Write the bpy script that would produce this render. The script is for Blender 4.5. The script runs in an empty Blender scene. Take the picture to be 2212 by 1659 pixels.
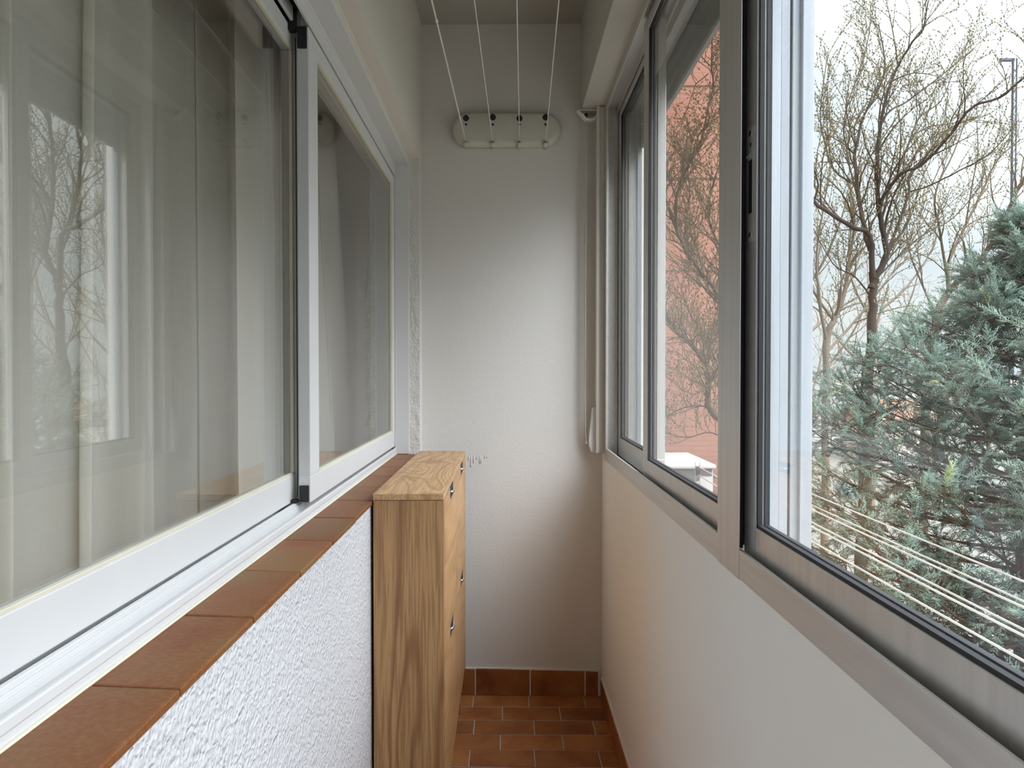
import bpy, bmesh, math, random
import numpy as np
from mathutils import Vector, Matrix
random.seed(7)
S = bpy.context.scene
COL = S.collection
PI = math.pi

# ---------------------------------------------------------------- camera
EYE = Vector((0.0, 0.0, 1.235))
F_PX = 1586.0
cam_d = bpy.data.cameras.new('camera'); cam = bpy.data.objects.new('camera', cam_d); COL.objects.link(cam)
cam.location = EYE
cam.rotation_euler = (PI/2 - 0.0167, 0.0, -0.0088)
cam_d.sensor_width = 36.0
cam_d.lens = F_PX/2212*36.0
cam_d.clip_start = 0.02; cam_d.clip_end = 500
S.camera = cam
S.view_settings.view_transform = 'Standard'
S.view_settings.look = 'None'
S.view_settings.exposure = 0.0
S.view_settings.gamma = 1.0
S.view_settings.use_curve_mapping = False

# ---------------------------------------------------------------- world: bright overcast sky, sun behind cloud over the right shoulder
W = bpy.data.worlds.new('world'); S.world = W; W.use_nodes = True
wt = W.node_tree; wt.nodes.clear()
def wn(t, **k):
    n = wt.nodes.new(t)
    for a, b in k.items(): setattr(n, a, b)
    return n
def wl(a, b): wt.links.new(a, b)
def wmath(op, a, b=None, c=None):
    n = wn('ShaderNodeMath', operation=op)
    for i, v in enumerate((a, b, c)):
        if v is None: continue
        if isinstance(v, (int, float)): n.inputs[i].default_value = v
        else: wl(v, n.inputs[i])
    return n.outputs[0]
tc = wn('ShaderNodeTexCoord'); sep = wn('ShaderNodeSeparateXYZ'); wl(tc.outputs['Generated'], sep.inputs[0])
zc = wmath('MAXIMUM', sep.outputs[2], 0.0)
cie = wmath('MULTIPLY_ADD', zc, 1.0, 0.95)
dotn = wn('ShaderNodeVectorMath', operation='DOT_PRODUCT'); wl(tc.outputs['Generated'], dotn.inputs[0])
sd = Vector((0.72, -0.46, 0.72)).normalized(); dotn.inputs[1].default_value = sd
lobe = wmath('POWER', wmath('MAXIMUM', dotn.outputs['Value'], 0.0), 2.5)
SKY_LOBE = 15.0
elev = wmath('MULTIPLY_ADD', sep.outputs[2], 2.2, -.45)
elev = wmath('MINIMUM', wmath('MAXIMUM', elev, 0.0), 1.0)
lobe = wmath('MULTIPLY', lobe, elev)
below = wmath('LESS_THAN', sep.outputs[2], -0.012)
tot = wmath('MULTIPLY', cie, wmath('MULTIPLY_ADD', below, -0.7, 1.0))
nz = wn('ShaderNodeTexNoise'); nz.inputs['Scale'].default_value = 3.2; nz.inputs['Detail'].default_value = 5
mp = wn('ShaderNodeMapping'); mp.inputs['Scale'].default_value = (1, 1, 2.6); wl(tc.outputs['Generated'], mp.inputs[0]); wl(mp.outputs[0], nz.inputs['Vector'])
cr = wn('ShaderNodeValToRGB'); wl(nz.outputs[0], cr.inputs[0])
cr.color_ramp.elements[0].position = .36; cr.color_ramp.elements[0].color = (.86, .95, 1.05, 1)
cr.color_ramp.elements[1].position = .64; cr.color_ramp.elements[1].color = (1.08, 1.12, 1.14, 1)
bg = wn('ShaderNodeBackground'); wl(cr.outputs[0], bg.inputs[0]); wl(tot, bg.inputs[1])
bg2 = wn('ShaderNodeBackground'); bg2.inputs[0].default_value = (.96, .98, 1.10, 1); wl(wmath('MULTIPLY', lobe, SKY_LOBE), bg2.inputs[1])
ad = wn('ShaderNodeAddShader'); wl(bg.outputs[0], ad.inputs[0]); wl(bg2.outputs[0], ad.inputs[1])
wo = wn('ShaderNodeOutputWorld'); wl(ad.outputs[0], wo.inputs[0])

# ---------------------------------------------------------------- material helpers
def new_mat(name):
    m = bpy.data.materials.new(name); m.use_nodes = True
    return m, m.node_tree, m.node_tree.nodes['Principled BSDF']
def N(nt, t, **k):
    n = nt.nodes.new(t)
    for a, b in k.items(): setattr(n, a, b)
    return n
def L(nt, a, b): nt.links.new(a, b)
def ramp(nt, src, stops):
    r = N(nt, 'ShaderNodeValToRGB'); L(nt, src, r.inputs[0])
    e = r.color_ramp.elements
    while len(e) < len(stops): e.new(.5)
    for i, (p, c) in enumerate(stops):
        e[i].position = p; e[i].color = (*c, 1)
    return r.outputs[0]
def noise(nt, vec, scale, detail=3, rough=.5, dist=0):
    n = N(nt, 'ShaderNodeTexNoise'); n.inputs['Scale'].default_value = scale
    n.inputs['Detail'].default_value = detail; n.inputs['Roughness'].default_value = rough; n.inputs['Distortion'].default_value = dist
    if vec is not None: L(nt, vec, n.inputs['Vector'])
    return n.outputs[0]
def objco(nt, scale=(1, 1, 1)):
    t = N(nt, 'ShaderNodeTexCoord'); m = N(nt, 'ShaderNodeMapping'); m.inputs['Scale'].default_value = scale
    L(nt, t.outputs['Object'], m.inputs[0]); return m.outputs[0]
def bump(nt, p, h, strength=.3, dist=.002):
    b = N(nt, 'ShaderNodeBump'); b.inputs['Strength'].default_value = strength; b.inputs['Distance'].default_value = dist
    L(nt, h, b.inputs['Height']); L(nt, b.outputs[0], p.inputs['Normal'])
def mixc(nt, f, a, b, mode='MIX'):
    n = N(nt, 'ShaderNodeMix', data_type='RGBA', blend_type=mode)
    for s, v in ((0, f), (6, a), (7, b)):
        if isinstance(v, (int, float)): n.inputs[s].default_value = v
        elif isinstance(v, tuple): n.inputs[s].default_value = (*v, 1)
        else: L(nt, v, n.inputs[s])
    return n.outputs[2]
def attr(nt, name='tone'):
    a = N(nt, 'ShaderNodeAttribute', attribute_name=name); return a.outputs['Fac']
def M_plain(name, col, rough=.5, metal=0.0, var=.04, bscale=0, bstr=.1, spec=.5, stretch=(1, 1, 1)):
    m, nt, p = new_mat(name)
    co = objco(nt, stretch)
    nf = noise(nt, co, 9, 4)
    c0 = tuple(max(0, c*(1-var)) for c in col); c1 = tuple(min(1, c*(1+var)) for c in col)
    L(nt, ramp(nt, nf, [(.35, c0), (.65, c1)]), p.inputs['Base Color'])
    p.inputs['Roughness'].default_value = rough; p.inputs['Metallic'].default_value = metal
    p.inputs['Specular IOR Level'].default_value = spec
    if bscale: bump(nt, p, noise(nt, co, bscale, 3), bstr, .002)
    return m
def M_wall(name, col, fine=.25, lumps=.35, rough=.75):
    m, nt, p = new_mat(name); co = objco(nt)
    n1 = noise(nt, co, 2.2, 4)
    L(nt, ramp(nt, n1, [(.3, tuple(c*.965 for c in col)), (.7, col)]), p.inputs['Base Color'])
    p.inputs['Roughness'].default_value = rough; p.inputs['Specular IOR Level'].default_value = .25
    big = noise(nt, co, 26, 3, .55); sm = noise(nt, co, 130, 3, .6)
    drip = noise(nt, objco(nt, (1, 1, .35)), 48, 2, .5, .4)
    a = N(nt, 'ShaderNodeMath', operation='MULTIPLY_ADD'); L(nt, big, a.inputs[0]); a.inputs[1].default_value = lumps*2; L(nt, sm, a.inputs[2])
    b = N(nt, 'ShaderNodeMath', operation='MULTIPLY_ADD'); L(nt, drip, b.inputs[0]); b.inputs[1].default_value = lumps; L(nt, a.outputs[0], b.inputs[2])
    bump(nt, p, b.outputs[0], fine, .004)
    return m
def M_stucco(name, col):
    m, nt, p = new_mat(name); co = objco(nt)
    p.inputs['Base Color'].default_value = (*col, 1); p.inputs['Roughness'].default_value = .55; p.inputs['Specular IOR Level'].default_value = .4
    v = N(nt, 'ShaderNodeTexVoronoi'); v.inputs['Scale'].default_value = 150; v.feature = 'SMOOTH_F1'
    dst = N(nt, 'ShaderNodeMix', data_type='VECTOR'); dst.inputs[0].default_value = .02
    nn = N(nt, 'ShaderNodeTexNoise'); nn.inputs['Scale'].default_value = 40; L(nt, co, nn.inputs['Vector'])
    L(nt, co, dst.inputs[4]); L(nt, nn.outputs[1], dst.inputs[5]); L(nt, dst.outputs[1], v.inputs['Vector'])
    big = noise(nt, co, 45, 4, .6)
    a = N(nt, 'ShaderNodeMath', operation='MULTIPLY_ADD'); L(nt, v.outputs[0], a.inputs[0]); a.inputs[1].default_value = .8; L(nt, big, a.inputs[2])
    bump(nt, p, a.outputs[0], .75, .006)
    return m
def M_tile(name, cols):
    m, nt, p = new_mat(name); co = objco(nt)
    t = attr(nt)
    off = N(nt, 'ShaderNodeVectorMath', operation='ADD'); cmb = N(nt, 'ShaderNodeCombineXYZ')
    mu = N(nt, 'ShaderNodeMath', operation='MULTIPLY'); L(nt, t, mu.inputs[0]); mu.inputs[1].default_value = 37.0
    L(nt, mu.outputs[0], cmb.inputs[0]); L(nt, co, off.inputs[0]); L(nt, cmb.outputs[0], off.inputs[1])
    n1 = noise(nt, off.outputs[0], 9, 4, .55)
    c = ramp(nt, n1, [(.3, cols[0]), (.5, cols[1]), (.72, cols[2])])
    tr = ramp(nt, t, [(0, (.72, .68, .66)), (1, (1.0, 1.0, 1.0))])
    c = mixc(nt, 1.0, c, tr, 'MULTIPLY')
    c = mixc(nt, ramp(nt, noise(nt, co, 160, 2), [(.4, (0, 0, 0)), (.75, (.3, .3, .3))]), c, (.26, .16, .08))
    L(nt, c, p.inputs['Base Color']); p.inputs['Roughness'].default_value = .48; p.inputs['Specular IOR Level'].default_value = .35
    bump(nt, p, noise(nt, co, 60, 3), .12, .002)
    return m
def M_oak(name, axis, col_lo, col_hi, stretch=7.0, rings=9.0, scale=3.0):
    m, nt, p = new_mat(name)
    sc = [1.0, 1.0, 1.0]; sc[axis] = 1.0/stretch
    co = objco(nt, tuple(sc))
    h = noise(nt, co, scale, 1.2, .4, .6)
    mu = N(nt, 'ShaderNodeMath', operation='MULTIPLY'); L(nt, h, mu.inputs[0]); mu.inputs[1].default_value = rings*2*PI
    sn = N(nt, 'ShaderNodeMath', operation='SINE'); L(nt, mu.outputs[0], sn.inputs[0])
    c = ramp(nt, N_map(nt, sn.outputs[0]), [(0.0, col_lo), (.22, tuple(a*.3+b*.7 for a, b in zip(col_lo, col_hi))), (.7, col_hi)])
    sc2 = [1.0, 1.0, 1.0]; sc2[axis] = 1/40.0
    pores = noise(nt, objco(nt, tuple(sc2)), 260, 2, .5)
    c = mixc(nt, ramp(nt, pores, [(.42, (.55, .55, .55)), (.56, (0, 0, 0))]), c, tuple(a*.62 for a in col_lo))
    c = mixc(nt, .25, c, ramp(nt, noise(nt, objco(nt, tuple(sc2)), 18, 2), [(.3, col_lo), (.7, col_hi)]))
    L(nt, c, p.inputs['Base Color']); p.inputs['Roughness'].default_value = .42
    bump(nt, p, pores, .06, .001)
    return m
def N_map(nt, v):
    n = N(nt, 'ShaderNodeMapRange'); L(nt, v, n.inputs[0]); n.inputs[1].default_value = -1; n.inputs[2].default_value = 1
    return n.outputs[0]
def M_glass(name, tint=(.95, .975, .965), r0=.045, rough=0.0):
    m, nt, p = new_mat(name); nt.nodes.remove(p)
    out = nt.nodes['Material Output']
    geo = N(nt, 'ShaderNodeNewGeometry')
    d = N(nt, 'ShaderNodeVectorMath', operation='DOT_PRODUCT'); L(nt, geo.outputs['Incoming'], d.inputs[0]); L(nt, geo.outputs['Normal'], d.inputs[1])
    a = N(nt, 'ShaderNodeMath', operation='ABSOLUTE'); L(nt, d.outputs['Value'], a.inputs[0])
    b = N(nt, 'ShaderNodeMath', operation='SUBTRACT'); b.inputs[0].default_value = 1; L(nt, a.outputs[0], b.inputs[1]); b.use_clamp = True
    c = N(nt, 'ShaderNodeMath', operation='POWER'); L(nt, b.outputs[0], c.inputs[0]); c.inputs[1].default_value = 5
    f = N(nt, 'ShaderNodeMath', operation='MULTIPLY_ADD'); L(nt, c.outputs[0], f.inputs[0]); f.inputs[1].default_value = 1-r0; f.inputs[2].default_value = r0
    tr = N(nt, 'ShaderNodeBsdfTransparent'); tr.inputs[0].default_value = (*tint, 1)
    gl = N(nt, 'ShaderNodeBsdfGlossy'); gl.inputs['Roughness'].default_value = rough
    mx = N(nt, 'ShaderNodeMixShader'); L(nt, f.outputs[0], mx.inputs[0]); L(nt, tr.outputs[0], mx.inputs[1]); L(nt, gl.outputs[0], mx.inputs[2])
    L(nt, mx.outputs[0], out.inputs[0])
    return m
def M_curtain(name, col, see=.22):
    m, nt, p = new_mat(name); nt.nodes.remove(p); out = nt.nodes['Material Output']
    co = objco(nt, (1, 1, 1))
    w = noise(nt, objco(nt, (1, 1, 6)), 220, 2)
    c = ramp(nt, w, [(.35, tuple(x*.93 for x in col)), (.65, col)])
    df = N(nt, 'ShaderNodeBsdfDiffuse'); tl = N(nt, 'ShaderNodeBsdfTranslucent'); L(nt, c, df.inputs[0]); L(nt, c, tl.inputs[0])
    m1 = N(nt, 'ShaderNodeMixShader'); m1.inputs[0].default_value = .28; L(nt, df.outputs[0], m1.inputs[1]); L(nt, tl.outputs[0], m1.inputs[2])
    tp = N(nt, 'ShaderNodeBsdfTransparent')
    m2 = N(nt, 'ShaderNodeMixShader'); m2.inputs[0].default_value = see; L(nt, m1.outputs[0], m2.inputs[1]); L(nt, tp.outputs[0], m2.inputs[2])
    L(nt, m2.outputs[0], out.inputs[0])
    return m
def M_tone(name, stops, rough=.7, spec=.3, nscale=0):
    m, nt, p = new_mat(name)
    c = ramp(nt, attr(nt), stops)
    if nscale:
        c = mixc(nt, .5, c, mixc(nt, 1.0, c, ramp(nt, noise(nt, objco(nt), nscale, 3), [(.3, (.6, .6, .6)), (.7, (1.2, 1.2, 1.2))]), 'MULTIPLY'))
    L(nt, c, p.inputs['Base Color']); p.inputs['Roughness'].default_value = rough; p.inputs['Specular IOR Level'].default_value = spec
    return m
def M_bricks(name, c1, c2, mortar, w, h, gap, rot=None, bstr=.5, rough=.85):
    m, nt, p = new_mat(name)
    t = N(nt, 'ShaderNodeTexCoord'); mp = N(nt, 'ShaderNodeMapping'); L(nt, t.outputs['Object'], mp.inputs[0])
    if rot: mp.inputs['Rotation'].default_value = rot
    b = N(nt, 'ShaderNodeTexBrick'); L(nt, mp.outputs[0], b.inputs['Vector'])
    b.inputs['Scale'].default_value = 1; b.inputs['Brick Width'].default_value = w; b.inputs['Row Height'].default_value = h; b.inputs['Mortar Size'].default_value = gap
    b.inputs['Color1'].default_value = (*c1, 1); b.inputs['Color2'].default_value = (*c2, 1); b.inputs['Mortar'].default_value = (*mortar, 1)
    b.inputs['Mortar Smooth'].default_value = .2
    gr = noise(nt, objco(nt), 90, 4, .7)
    c = mixc(nt, 1.0, b.outputs[0], ramp(nt, gr, [(.3, (.78, .78, .78)), (.7, (1.12, 1.12, 1.12))]), 'MULTIPLY')
    L(nt, c, p.inputs['Base Color']); p.inputs['Roughness'].default_value = rough; p.inputs['Specular IOR Level'].default_value = .15
    s = N(nt, 'ShaderNodeMath', operation='MULTIPLY_ADD'); L(nt, b.outputs[1], s.inputs[0]); s.inputs[1].default_value = -2.0; L(nt, gr, s.inputs[2])
    bump(nt, p, s.outputs[0], bstr, .006)
    return m

MAT = {}
MAT['wall'] = M_wall('plaster_paint', (.71, .68, .635), .18, .35)
MAT['wall_smooth'] = M_wall('smooth_paint', (.70, .65, .58), .10, .3)
MAT['wall_box_shaded'] = M_wall('shaded_box_paint', (.57, .535, .475), .10, .3)  # same paint as the smooth walls, with the box's shade put into its colour
MAT['wall_cream'] = M_wall('cream_paint', (.90, .87, .81), .10, .3)
MAT['reveal'] = M_wall('trowelled_plaster', (.68, .66, .63), .9, 1.3)
MAT['stucco'] = M_stucco('stucco_paint', (.55, .545, .55))
MAT['ceiling'] = M_wall('ceiling_paint', (.44, .41, .36), .1, .3)  # white ceiling paint, its shade put into this darker colour
MAT['floor_tile'] = M_tile('glazed_terracotta', [(.26, .075, .022), (.40, .135, .035), (.42, .20, .065)])
MAT['sill_tile'] = M_tile('sill_terracotta', [(.21, .058, .018), (.235, .088, .026), (.21, .115, .036)])
MAT['grout'] = M_plain('grout', (.42, .38, .33), .9, bscale=150, bstr=.3)
MAT['grout_dark'] = M_plain('worn_grout', (.16, .12, .09), .9)
MAT['white_alu'] = M_plain('white_lacquer', (.64, .635, .625), .42, var=.01)
MAT['cream'] = M_plain('cream_gasket', (.66, .62, .50), .55)
MAT['alu'] = M_plain('anodised_aluminium', (.60, .58, .55), .36, metal=.45, var=.05, bscale=25, bstr=.02, stretch=(8, 8, .3))
MAT['alu_h'] = M_plain('anodised_rail', (.60, .58, .55), .36, metal=.42, var=.05, stretch=(8, .3, 8))
MAT['alu_out'] = M_plain('weathered_aluminium', (.40, .425, .45), .5, metal=.3, var=.08, stretch=(6, 6, .4))
MAT['black'] = M_plain('black_plastic', (.012, .012, .014), .45)
MAT['rubber'] = M_plain('black_gasket', (.02, .02, .022), .7)
MAT['glass'] = M_glass('window_glass')
MAT['glass_in'] = M_glass('inner_window_glass', (.985, .985, .975), .10)
MAT['curtain'] = M_curtain('sheer_cotton', (.94, .915, .83), .07)
MAT['oak_v'] = M_oak('oak_upright', 2, (.21, .095, .034), (.43, .245, .108), 9, 7, 7.5)
MAT['oak_top'] = M_oak('oak_top_grain', 1, (.34, .185, .078), (.56, .345, .165), 3.5, 15, 6.0)
MAT['oak_door'] = M_oak('oak_door_grain', 1, (.36, .19, .075), (.52, .30, .135), 8, 8, 7.5)
MAT['chrome'] = M_plain('chrome', (.80, .80, .82), .12, metal=1.0, var=.01)
MAT['steel_dark'] = M_plain('dark_metal', (.05, .05, .055), .4, metal=.6)
MAT['plastic_cream'] = M_plain('aged_white_plastic', (.60, .58, .50), .35, var=.03)
MAT['plastic_white'] = M_plain('white_plastic', (.78, .77, .74), .35, var=.02)
MAT['cord'] = M_plain('white_cord', (.78, .76, .70), .6, var=.03)
MAT['cord_out'] = M_plain('weathered_cord', (.42, .40, .35), .7, var=.1)
MAT['strap'] = M_plain('strap_webbing', (.60, .55, .46), .8, var=.1, bscale=400, bstr=.4)
MAT['shutter'] = M_plain('shutter_grey', (.34, .335, .31), .5, var=.05, stretch=(1, .3, 1))
MAT['ac_white'] = M_plain('weathered_white_metal', (.56, .56, .53), .55, var=.05)
MAT['ac_dark'] = M_plain('dark_grille', (.10, .11, .12), .6)
MAT['bark'] = M_tone('bark', [(0, (.055, .04, .03)), (.5, (.11, .08, .055)), (1, (.25, .20, .15))], .9, .2, 30)
MAT['bud'] = M_tone('buds', [(0, (.11, .075, .035)), (1, (.27, .24, .10))], .8)
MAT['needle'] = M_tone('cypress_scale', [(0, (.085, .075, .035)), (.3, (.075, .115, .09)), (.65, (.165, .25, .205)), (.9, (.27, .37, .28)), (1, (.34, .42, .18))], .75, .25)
MAT['cbark'] = M_plain('conifer_bark', (.10, .065, .045), .95, var=.25, bscale=60, bstr=.6)
MAT['brick_near'] = M_bricks('rough_red_brick', (.56, .215, .13), (.50, .18, .11), (.20, .10, .07), 2.4, .073, .0045, (PI/2, 0, 0), .9)
MAT['brick_far'] = M_bricks('pink_fine_brick', (.53, .27, .195), (.51, .255, .18), (.46, .235, .17), .35, .05, .006, (PI/2, 0, 0), .3)
MAT['cornice'] = M_plain('white_render', (.72, .74, .73), .8)
MAT['ground'] = M_plain('pale_paving', (.17, .165, .14), .9, var=.2)
MAT['far_wall'] = M_plain('far_render', (.62, .52, .45), .9, var=.1)
MAT['far_roof'] = M_plain('far_roof_tile', (.34, .16, .10), .9, var=.1)
MAT['mast'] = M_plain('galvanised', (.08, .09, .11), .6, metal=.3)
MAT['room_wall'] = M_plain('room_paint', (.50, .43, .34), .9, var=.04)
MAT['room_floor'] = M_plain('room_floor', (.35, .22, .13), .5, var=.2, stretch=(1, 6, 1))

# ---------------------------------------------------------------- mesh helpers
class MB:
    def __init__(s): s.bm = bmesh.new()
    def box(s, x0, x1, y0, y1, z0, z1, bev=0.0, seg=2):
        v = [s.bm.verts.new((x, y, z)) for x in (x0, x1) for y in (y0, y1) for z in (z0, z1)]
        fs = [s.bm.faces.new([v[i] for i in q]) for q in ((0, 1, 3, 2), (4, 6, 7, 5), (0, 4, 5, 1), (2, 3, 7, 6), (0, 2, 6, 4), (1, 5, 7, 3))]
        if bev > 0:
            es = list({e for f in fs for e in f.edges})
            bmesh.ops.bevel(s.bm, geom=es, offset=bev, segments=seg, profile=.5, affect='EDGES')
        return s
    def prism(s, pts, axis, a, b, bev=0):
        # pts: closed outline in the two other axes (in x,y,z order), extruded along axis from a to b
        def mk(p, t):
            c = list(p); c.insert(axis, t); return s.bm.verts.new(c)
        A = [mk(p, a) for p in pts]; B = [mk(p, b) for p in pts]; n = len(pts)
        fs = [s.bm.faces.new(A[::-1]), s.bm.faces.new(B)]
        for i in range(n): fs.append(s.bm.faces.new((A[i], A[(i+1) % n], B[(i+1) % n], B[i])))
        if bev:
            es = [e for e in fs[1].edges] + [e for e in fs[0].edges]
            bmesh.ops.bevel(s.bm, geom=list(set(es)), offset=bev, segments=2, profile=.5, affect='EDGES')
        return s
    def tube(s, pts, r, n=10, cap=True):
        pts = [Vector(p) for p in pts]; rs = r if isinstance(r, (list, tuple)) else [r]*len(pts)
        rings = []; up = None
        for i, p in enumerate(pts):
            d = (pts[min(i+1, len(pts)-1)] - pts[max(i-1, 0)]).normalized()
            if up is None: up = Vector((0, 0, 1)) if abs(d.z) < .9 else Vector((1, 0, 0))
            u = d.cross(up).normalized(); v = u.cross(d).normalized(); up = v
            rings.append([s.bm.verts.new(p + (u*math.cos(2*PI*k/n) + v*math.sin(2*PI*k/n))*rs[i]) for k in range(n)])
        for a, b in zip(rings, rings[1:]):
            for k in range(n): s.bm.faces.new((a[k], a[(k+1) % n], b[(k+1) % n], b[k]))
        if cap: s.bm.faces.new(rings[0][::-1]); s.bm.faces.new(rings[-1])
        return s
    def build(s, name, mat, parent=None, smooth=False):
        bmesh.ops.recalc_face_normals(s.bm, faces=s.bm.faces)
        me = bpy.data.meshes.new(name); s.bm.to_mesh(me); s.bm.free()
        return link(name, me, mat, parent, smooth)
def link(name, me, mat, parent=None, smooth=False):
    o = bpy.data.objects.new(name, me); COL.objects.link(o)
    if mat is not None: me.materials.append(mat)
    if parent is not None: o.parent = parent
    if smooth:
        me.polygons.foreach_set('use_smooth', [True]*len(me.polygons))
    return o
def raw_mesh(name, verts, faces, mat, parent=None, tone=None, smooth=False):
    me = bpy.data.meshes.new(name)
    me.from_pydata(verts, [], faces); me.update()
    if tone is not None:
        a = me.attributes.new('tone', 'FLOAT', 'POINT'); a.data.foreach_set('value', np.asarray(tone, dtype=np.float32))
    return link(name, me, mat, parent, smooth)
def tag(o, label=None, cat=None, group=None, kind=None):
    if label: o['label'] = label
    if cat: o['category'] = cat
    if group: o['group'] = group
    if kind: o['kind'] = kind
    return o
def thing(name, label, cat, group=None, loc=(0, 0, 0), kind=None):
    o = bpy.data.objects.new(name, None); COL.objects.link(o); o.location = loc; o.empty_display_size = .1
    return tag(o, label, cat, group, kind)
def struct(o): o['kind'] = 'structure'; return o
def smooth_tube(name, pts, r, mat, parent=None, n=8):
    return MB().tube(pts, r, n).build(name, mat, parent, True)

# ================================================================ dimensions
YW = 2.79           # end wall
YB = -1.70          # wall behind the photographer
ZC = 2.545
XL = -0.318         # left wall face
XR = 0.367          # right parapet face
ZS = 0.93           # sill tile top
# ================================================================ SHELL
# floor: individual glazed tiles laid in running bond on a grout bed
def tile_strip(tiles, name, mat, grout_mat, grout_boxes, thick_bev=.0025):
    bm = bmesh.new(); tl = bm.verts.layers.float.new('tone')
    for corners, z0, z1 in tiles:
        t = random.random()
        n0 = len(bm.verts)
        lo = [bm.verts.new((x, y, z0)) for x, y in corners]; hi = [bm.verts.new((x, y, z1)) for x, y in corners]
        for v in lo+hi: v[tl] = t
        k = len(corners)
        f = [bm.faces.new(hi)] + [bm.faces.new((lo[i], lo[(i+1) % k], hi[(i+1) % k], hi[i])) for i in range(k)]
        r = bmesh.ops.bevel(bm, geom=list(f[0].edges), offset=thick_bev, segments=2, profile=.5, affect='EDGES')
        for v in r['verts']: v[tl] = t
    bmesh.ops.recalc_face_normals(bm, faces=bm.faces)
    me = bpy.data.meshes.new(name); bm.to_mesh(me); bm.free()
    o = link(name, me, mat)
    mb = MB()
    for b in grout_boxes: mb.box(*b)
    mb.build('grout_bed', grout_mat, o)
    return o
tiles = []
def clip_x(x0, x1, lo, hi): return max(x0, lo), min(x1, hi)
row_h = .1025; g = .0035; a = -.022
for r in range(int((YW - YB)/row_h)+2):
    y1 = YW - r*row_h - .002; y0 = y1 - row_h + g
    off = -.1155 if r % 2 == 0 else -.2200
    for k in range(-2, 4):
        x0, x1 = off + k*.2085 + g/2 + .006*((r*7) % 3 - 1), off + (k+1)*.2085 - g/2 + .006*((r*7) % 3 - 1)
        x0, x1 = clip_x(x0, x1, XL, XR+.0)
        if x1 - x0 < .02: continue
        q = [(x0, y0 + a*x0), (x1, y0 + a*x1), (x1, y1 + a*x1), (x0, y1 + a*x0)]
        if min(p[1] for p in q) < YB: continue
        tiles.append((q, -.008, random.uniform(-.0006, .0006)))
fl = struct(tile_strip(tiles, 'floor', MAT['floor_tile'], MAT['grout'], [(XL-.1, XR+.1, YB-.05, YW+.1, -.10, -.0022)]))
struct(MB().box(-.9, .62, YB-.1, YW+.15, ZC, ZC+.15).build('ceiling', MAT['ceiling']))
# end wall, a touch out of square with the balcony
o = MB().box(-.48, .58, 0, .16, -.1, ZC+.05).build('wall_back', MAT['wall']); o.location = (0, YW, 0); o.rotation_euler[2] = -.025; struct(o)
struct(MB().box(-.48, .58, YB-.15, YB, -.1, ZC+.05).build('wall_front', MAT['wall']))
mb = MB()
for dx_, zt_, ln_ in ((-.140, .918, .018), (-.131, .921, .050), (-.121, .917, .030), (-.110, .914, .012), (-.098, .919, .034), (-.092, .912, .026), (-.079, .921, .016), (-.070, .916, .010)):
    yf = -.0004
    mb.tube([(dx_, yf, zt_), (dx_+.0006, yf-.0006, zt_-ln_*.4), (dx_, yf-.0006, zt_-ln_*.8), (dx_-.0003, yf, zt_-ln_)], [.0006, .0014, .0018, .0008], 8)
mb.build('paint_drips', MAT['wall'], o, True)
# left wall: stucco parapet, lintel, end piers
struct(MB().box(-.50, XL, YB, YW+.02, 0, ZS-.010).build('wall_left', MAT['stucco']))
mb = MB(); mb.box(-.50, XL, YB, YW+.02, 2.02, ZC+.02); mb.box(-.50, XL, YB, .34, ZS-.010, 2.02)
struct(mb.build('wall_left_upper', MAT['wall_smooth']))
struct(MB().box(-.50, XL, 2.725, YW+.02, ZS-.010, 2.02).build('wall_left_pier', MAT['reveal']))
# right wall
mb = MB(); mb.box(XR, .50, YB, YW+.02, 0, .912); mb.box(XR, .50, YB, -.52, .912, 2.21); mb.box(XR, .50, 2.70, YW+.02, .912, 2.21)
struct(mb.build('wall_right', MAT['wall_cream']))
struct(MB().box(.283, .50, YB, YW+.01, 2.21, ZC+.02, .003).build('wall_right_upper', MAT['wall_box_shaded']))
# moulding in the far right corner beside the window
mb = MB(); mb.box(.338, .3665, 2.705, 2.782, .935, 2.209, .004); mb.box(.334, .346, 2.700, 2.712, .935, 2.209, .002)
struct(mb.build('trim_1', MAT['wall_smooth']))

# skirting tiles: back wall
def upright_tiles(name, spans, z0, z1s, y, thick, tilt=0):
    bm = bmesh.new(); tl = bm.verts.layers.float.new('tone')
    for i, (x0, x1) in enumerate(spans):
        t = random.random()*.8; zt = z1s[i]
        vs = [bm.verts.new((x, yy + tilt*x, z)) for yy in (y-thick, y+.02) for x, z in ((x0, z0), (x1, z0), (x1, zt-.003), (x0, zt))]
        for v in vs: v[tl] = t
        bm.faces.new(vs[:4]); bm.faces.new(vs[4:][::-1])
        for k in range(4): bm.faces.new((vs[k], vs[4+k], vs[4+(k+1) % 4], vs[(k+1) % 4]))
        bmesh.ops.bevel(bm, geom=[e for e in bm.edges if all(v in vs[:4] for v in e.verts)], offset=.002, segments=2, profile=.5, affect='EDGES')
    for v in bm.verts:
        if v[tl] == 0: v[tl] = .4
    bmesh.ops.recalc_face_normals(bm, faces=bm.faces)
    me = bpy.data.meshes.new(name); bm.to_mesh(me); bm.free()
    return link(name, me, MAT['floor_tile'])
bb = upright_tiles('baseboard_back', [(-.31, -.117), (-.113, .0915), (.096, .3005), (.305, .352)], .0005, (.103, .102, .0985, .096), YW-.002, .008, -.025)
struct(bb)
mb = MB(); mb.box(-.31, .358, -.004, .006, .0, .100)
mb.box(-.31, .36, -.0015, .010, .100, .1035)
o = mb.build('skirting_grout', MAT['wall'], bb); o.location = (0, YW-.004, 0); o.rotation_euler[2] = -.025
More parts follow.
